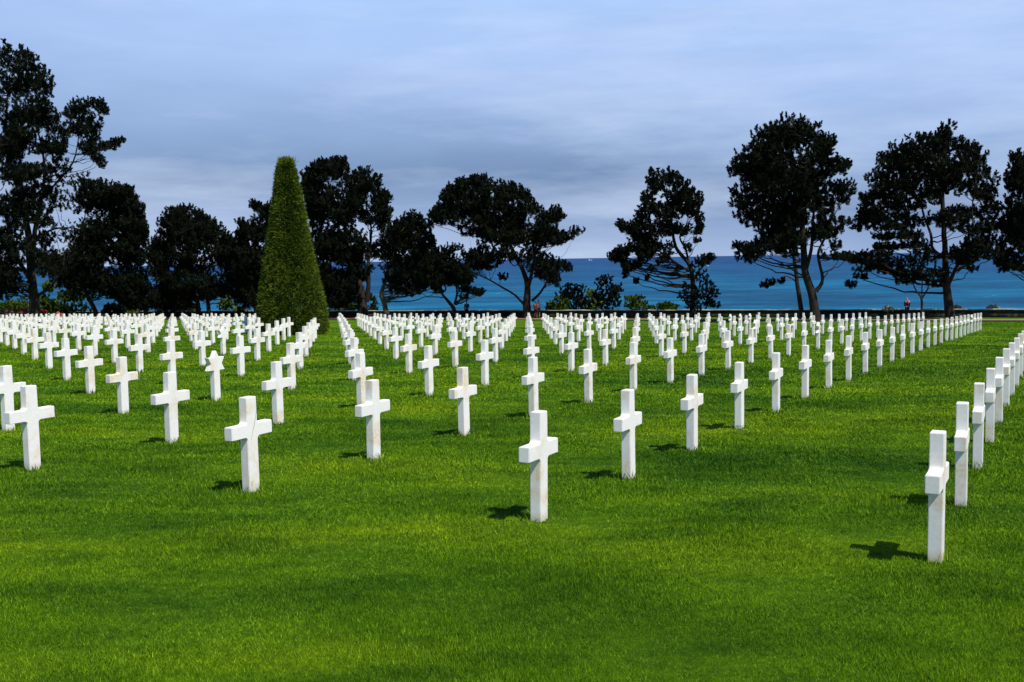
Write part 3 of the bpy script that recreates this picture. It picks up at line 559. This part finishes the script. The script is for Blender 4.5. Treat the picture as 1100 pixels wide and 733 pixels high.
M['cloth_pale'] = simple('pale cloth', (.50, .46, .46), .85, .1, 9); M['cloth_pink'] = simple('pink cloth', (.72, .20, .30), .85, .12, 9)
M['cloth_dark'] = simple('dark cloth', (.012, .013, .018), .85, .2, 9); M['cloth_blue'] = simple('dark blue denim', (.02, .035, .08), .85, .2, 9); M['cloth_maroon'] = simple('maroon cloth', (.12, .015, .035), .85, .2, 9)
M['shoe'] = simple('dark shoe', (.03, .025, .02), .7, .2, 9); M['eye'] = simple('eye', (.02, .015, .012), .3, .1, 9)
def person(label, P, rz, Hh, shirt, bottom, hair='hair', skinm='skin', bent=0., shorts=False, pose='side', hood=None):
    e = empty('person', P); e.rotation_euler = (0, 0, rz); tag(e, label, 'person'); k = Hh/1.75
    def v(x, y, z, r): 
        # bend of the upper body about the hips (leaning forward = -y)
        if z > .95 and bent:
            dz = z-.95; y, z = y*math.cos(bent)-dz*math.sin(bent), .95+dz*math.cos(bent)+y*math.sin(bent)
        return ((x*k, y*k, z*k), r*k if not isinstance(r, tuple) else (r[0]*k, r[1]*k))
    if pose == 'lean': arms = [((.21, -.10, 1.16), (.17, -.32, 1.04)), ((-.21, -.10, 1.16), (-.17, -.32, 1.04))]
    elif pose == 'walk': arms = [((.23, -.03, 1.13), (.24, -.16, .92)), ((-.23, .05, 1.13), (-.24, .02, .88))]
    else: arms = [((.23, .02, 1.13), (.24, -.04, .88)), ((-.22, -.02, 1.13), (-.12, -.20, 1.10))]
    st = .12 if pose == 'walk' else .02
    B = [v(0, 0, .95, (.15, .11)), v(0, 0, 1.15, (.13, .095)), v(0, 0, 1.36, (.155, .10)), v(0, -.01, 1.46, .06), v(0, -.02, 1.54, .055),
         v(0, -.03, 1.62, (.078, .092)), v(0, -.03, 1.70, (.07, .085)),
         v(.10, 0, .88, .085), v(.10, -st, .50, .055), v(.10, st*.8, .09, .038), v(.10, st*.8-.16, .035, .03),
         v(-.10, 0, .88, .085), v(-.10, st*.6, .50, .055), v(-.10, -st, .09, .038), v(-.10, -st-.16, .035, .03)]
    E_ = [(0, 1), (1, 2), (2, 3), (3, 4), (4, 5), (5, 6), (0, 7), (7, 8), (8, 9), (9, 10), (0, 11), (11, 12), (12, 13), (13, 14)]
    hands = []
    for sgn, (el, ha) in zip((1, -1), arms):
        b0 = len(B); B.append(v(sgn*.19, 0, 1.41, .055)); B.append(v(*el, .04)); B.append(v(*ha, .028))
        d = Vector(ha)-Vector(el); d.normalize(); pm = Vector(ha)+d*.07; B.append(v(*pm, .030)); E_ += [(2, b0), (b0, b0+1), (b0+1, b0+2), (b0+2, b0+3)]
        sd = Vector((0, 1, 0)).cross(d).normalized() if abs(d.y) < .9 else Vector((1, 0, 0))
        hands.append((pm, d, sd))
        for f, (of, ln) in enumerate(((-.030, .075), (-.010, .085), (.010, .08), (.028, .06))):
            q = pm+sd*of; a0 = len(B); B.append(v(*(q+d*ln*.6), .008)); B.append(v(*(q+d*ln+Vector((0, 0, -.012))), .007)); E_ += [(b0+3, a0), (a0, a0+1)]
        a0 = len(B); B.append(v(*(pm-d*.03+sd*.045), .010)); B.append(v(*(pm+sd*.06+d*.015), .008)); E_ += [(b0+3, a0), (a0, a0+1)]
    skin('body', B, E_, 0, M[skinm], e)
    # nose, ears, eyes
    skin('nose', [v(0, -.115, 1.655, .010), v(0, -.135, 1.63, .014)], [(0, 1)], 0, M[skinm], e, 1)
    for s in (-1, 1):
        skin('eye', [v(s*.03, -.112, 1.665, .010), v(s*.034, -.113, 1.665, .010)], [(0, 1)], 0, M['eye'], e, 1)
        skin('ear', [v(s*.078, -.02, 1.67, .012), v(s*.08, -.018, 1.635, .010)], [(0, 1)], 0, M[skinm], e, 1)
    skin('hair', [v(0, .0, 1.72, (.082, .085)), v(0, .035, 1.66, (.080, .055)), v(0, .05, 1.60, (.06, .035))], [(0, 1), (1, 2)], 0, M[hair], e)
    S_ = [v(0, 0, .93, (.165, .125)), v(0, 0, 1.15, (.15, .115)), v(0, 0, 1.36, (.17, .118)), v(0, 0, 1.45, .07)]; SE = [(0, 1), (1, 2), (2, 3)]
    for sgn, (el, ha) in zip((1, -1), arms):
        b0 = len(S_); S_.append(v(sgn*.19, 0, 1.41, .068)); h_ = (Vector(el)*.6+Vector((sgn*.19, 0, 1.41))*.4) if shorts else Vector(ha); S_.append(v(*(Vector(el) if not shorts else h_), .055))
        SE += [(2, b0), (b0, b0+1)]
        if not shorts: S_.append(v(*(Vector(el)*.15+Vector(ha)*.85), .04)); SE.append((b0+1, b0+2))
    skin('shirt', S_, SE, 0, M[shirt], e)
    T_ = [v(0, 0, .94, (.16, .12))]; TE = []
    for s, kn, an_ in ((1, -st, st*.8), (-1, st*.6, -st)):
        b0 = len(T_); T_.append(v(s*.10, 0, .86, .10)); T_.append(v(s*.10, kn, .52, .075)); TE += [(0, b0), (b0, b0+1)]
        if not shorts: T_.append(v(s*.10, an_, .13, .055)); TE.append((b0+1, b0+2))
        skin('shoe', [v(s*.10, an_+.03, .05, .045), v(s*.10, an_-.14, .045, .042)], [(0, 1)], 0, M['shoe'], e, 1)
    skin('shorts' if shorts else 'trousers', T_, TE, 0, M[bottom], e)
    if hood: skin('scarf', [v(-.02, .10, 1.50, .13), v(-.14, .12, 1.36, .14), v(-.10, .14, 1.15, .09)], [(0, 1), (1, 2)], 0, M[hood], e)
    return e
def stand(px, Y):
    x = at(px, 340, Y).x; return Vector((x, Y, float(ground(x, Y))+.0))
person('person in a bright red shirt and dark shorts by the thick trunk', stand(575.2, 103.5), R_(150), 1.64, 'cloth_red', 'cloth_maroon', shorts=True, pose='walk')
person('dark haired person in a white shirt beside the person in red', stand(578.6, 103.9), R_(200), 1.80, 'cloth_white', 'cloth_maroon', pose='side', shorts=True)
person('person in black clothes standing at the wall right of the small forked pine', stand(501.6, 106.3), R_(180), 1.72, 'cloth_dark', 'cloth_dark', pose='side', skinm='skin_dark')
person('grey haired person in maroon with a pink shawl, leaning over the wall', stand(974.3, 90.2), R_(160), 1.72, 'cloth_maroon', 'cloth_blue', hair='hair_grey', bent=.30, pose='lean', hood='cloth_pink')
# ------------------------------------------------------------------ boats on the sea
M['hull'] = simple('white hull', (.75, .75, .74), .4, .05, 2)
def sea_pt(px, py):
    c = ROT @ np.array([(px-550)/FPX, (py-366.5)/FPX, 1.0]); t = (SEA-ZC)/c[2]; return Vector((c[0]*t, c[1]*t, SEA))
def hull(parent, L_, B_, H_, name='hull'):
    bm = bmesh.new(); rows = []
    for a in range(9):
        t = a/8; w_ = B_/2*math.sin(math.pi*min(1, (t*.85+.15)))**.6 if t < 1 else .02; x = (t-.5)*L_
        rows.append([bm.verts.new((x, -w_, H_*(1+.25*t))), bm.verts.new((x, -w_*.7, -.1*H_)), bm.verts.new((x, w_*.7, -.1*H_)), bm.verts.new((x, w_, H_*(1+.25*t)))])
    for a in range(8):
        for k in range(4): bm.faces.new((rows[a][k], rows[a+1][k], rows[a+1][(k+1) % 4], rows[a][(k+1) % 4]))
    bm.faces.new(rows[0][::-1]); bm.faces.new(rows[-1]); me = bpy.data.meshes.new(name); bm.to_mesh(me); bm.free(); return link(name, me, M['hull'], parent)
def block(name, parent, x0, x1, y0, y1, z0, z1, mat):
    bm = bmesh.new(); bmesh.ops.create_cube(bm, size=1, matrix=Matrix.Translation(((x0+x1)/2, (y0+y1)/2, (z0+z1)/2)) @ Matrix.Diagonal((x1-x0, y1-y0, z1-z0, 1)))
    bmesh.ops.bevel(bm, geom=bm.edges[:], offset=.06*min(x1-x0, z1-z0), segments=1, affect='EDGES'); me = bpy.data.meshes.new(name); bm.to_mesh(me); bm.free(); return link(name, me, mat, parent)
P = sea_pt(760.5, 286); e = empty('motor_boat', P); tag(e, 'tiny white motor boat on the sea just right of the leaning pine', 'boat'); hull(e, 9, 3, 1.3); block('cabin', e, -2, 2, -1, 1, 1.2, 3.1, M['hull'])
P = sea_pt(634, 279.9); e = empty('sailing_ship', P); e.scale = (1.0,)*3; tag(e, 'tiny white ship on the horizon left of the leaning pine', 'ship')
hull(e, 46, 9, 5); block('deckhouse', e, -17, -5, -3, 3, 5, 14, M['hull']); block('bow_deckhouse', e, 12, 17, -3, 3, 6, 9, M['hull'])
# ------------------------------------------------------------------ light, world, camera
cam = bpy.data.cameras.new('camera'); co = bpy.data.objects.new('camera', cam); C.objects.link(co); S.camera = co
mt = Matrix.Identity(4)
for r in range(3):
    mt[r][0] = ROT[r][0]; mt[r][1] = -ROT[r][1]; mt[r][2] = -ROT[r][2]
mt[0][3], mt[1][3], mt[2][3] = 0, 0, ZC
co.matrix_world = mt; cam.sensor_width = 36; cam.lens = FPX/1100*36; cam.clip_start = .05; cam.clip_end = 60000
sdir = Vector((.46, -.50, .68*math.tan(R_(56.5)))).normalized()
sl = bpy.data.lights.new('sun', 'SUN'); sl.energy = 5.0; sl.angle = R_(.5); sl.color = (1, .955, .87)
so = bpy.data.objects.new('sun', sl); C.objects.link(so); so.rotation_euler = sdir.to_track_quat('Z', 'Y').to_euler(); so.location = (30, -30, 60)
wd = bpy.data.worlds.new('World'); S.world = wd; wd.use_nodes = True; nt = wd.node_tree; bg = nt.nodes['Background']; out = nt.nodes['World Output']
sk = nt.nodes.new('ShaderNodeTexSky'); sk.sky_type = 'NISHITA'; sk.sun_disc = False; sk.sun_elevation = math.asin(sdir.z)
sk.sun_rotation = math.atan2(sdir.x, sdir.y); sk.altitude = 60; sk.air_density = 1.2; sk.dust_density = 1.5
nt.links.new(sk.outputs[0], bg.inputs[0]); bg.inputs[1].default_value = .06
tc = nd(nt, 'ShaderNodeTexCoord').outputs['Generated']
sx = nd(nt, 'ShaderNodeSeparateXYZ'); nt.links.new(tc, sx.inputs[0])
zz = nd(nt, 'ShaderNodeMath', operation='ADD'); nt.links.new(sx.outputs[2], zz.inputs[0]); zz.inputs[1].default_value = .16
zm = nd(nt, 'ShaderNodeMath', operation='MAXIMUM'); nt.links.new(zz.outputs[0], zm.inputs[0]); zm.inputs[1].default_value = .08
dx = nd(nt, 'ShaderNodeMath', operation='DIVIDE'); nt.links.new(sx.outputs[0], dx.inputs[0]); nt.links.new(zm.outputs[0], dx.inputs[1])
dy = nd(nt, 'ShaderNodeMath', operation='DIVIDE'); nt.links.new(sx.outputs[1], dy.inputs[0]); nt.links.new(zm.outputs[0], dy.inputs[1])
cb = nd(nt, 'ShaderNodeCombineXYZ'); nt.links.new(dx.outputs[0], cb.inputs[0]); nt.links.new(dy.outputs[0], cb.inputs[1])
mpa = nd(nt, 'ShaderNodeMapping'); mpa.inputs['Scale'].default_value = (1.0, 1.0, 3.2); mpa.inputs['Rotation'].default_value = (0, R_(7), 0); nt.links.new(tc, mpa.inputs[0])
n1 = noise(nt, mpa.outputs[0], 2.3, 3, .45)
mpb = nd(nt, 'ShaderNodeMapping'); mpb.inputs['Scale'].default_value = (1., 1., 5.5); mpb.inputs['Rotation'].default_value = (0, R_(38), 0); mpb.inputs['Location'].default_value = (.7, .3, .2); nt.links.new(tc, mpb.inputs[0])
n2 = noise(nt, mpb.outputs[0], 2.6, 8, .60)
n3 = noise(nt, mpb.outputs[0], 9, 6, .6)
zn = nd(nt, 'ShaderNodeMath', operation='MULTIPLY_ADD'); nt.links.new(n1, zn.inputs[0]); zn.inputs[1].default_value = .12; nt.links.new(sx.outputs[2], zn.inputs[2])
xz = nd(nt, 'ShaderNodeMath', operation='MULTIPLY_ADD'); nt.links.new(sx.outputs[0], xz.inputs[0]); xz.inputs[1].default_value = .06; nt.links.new(zn.outputs[0], xz.inputs[2])
za = nd(nt, 'ShaderNodeMath', operation='SUBTRACT'); nt.links.new(xz.outputs[0], za.inputs[0]); za.inputs[1].default_value = .062
cl = ramp(nt, za.outputs[0], [(0, (.40, .52, .76)), (.025, (.28, .40, .65)), (.060, (.175, .28, .49)), (.105, (.27, .41, .68)), (.165, (.40, .56, .90)), (.25, (.44, .63, .99)), (.40, (.16, .26, .50)), (.65, (.06, .13, .32))])
cl = mix(nt, ramp(nt, n2, [(.48, (0, 0, 0)), (.70, (.50, .50, .50))]), cl, (.66, .77, 1.0), 'SCREEN' if False else 'MIX')
cl = mix(nt, 1, cl, ramp(nt, n3, [(.3, (.95, .955, .965)), (.7, (1.05, 1.045, 1.035))]), 'MULTIPLY')
up_ = nd(nt, 'ShaderNodeMapRange'); up_.inputs[1].default_value = .35; up_.inputs[2].default_value = .7; nt.links.new(sx.outputs[2], up_.inputs[0])
cl = mix(nt, up_.outputs[0], cl, (.06, .13, .32))
b2 = nt.nodes.new('ShaderNodeBackground'); nt.links.new(cl, b2.inputs[0]); b2.inputs[1].default_value = 1.0
ms = nt.nodes.new('ShaderNodeMixShader'); ms.inputs[0].default_value = .92
nt.links.new(bg.outputs[0], ms.inputs[1]); nt.links.new(b2.outputs[0], ms.inputs[2]); nt.links.new(ms.outputs[0], out.inputs[0])
S.render.engine = 'CYCLES'; S.cycles.samples = 64; S.cycles.use_denoising = True
S.cycles.max_bounces = 6; S.cycles.diffuse_bounces = 3
S.view_settings.view_transform = 'Standard'; S.view_settings.look = 'None'; S.view_settings.exposure = .08; S.view_settings.gamma = 1
S.render.resolution_x = 1024; S.render.resolution_y = 682
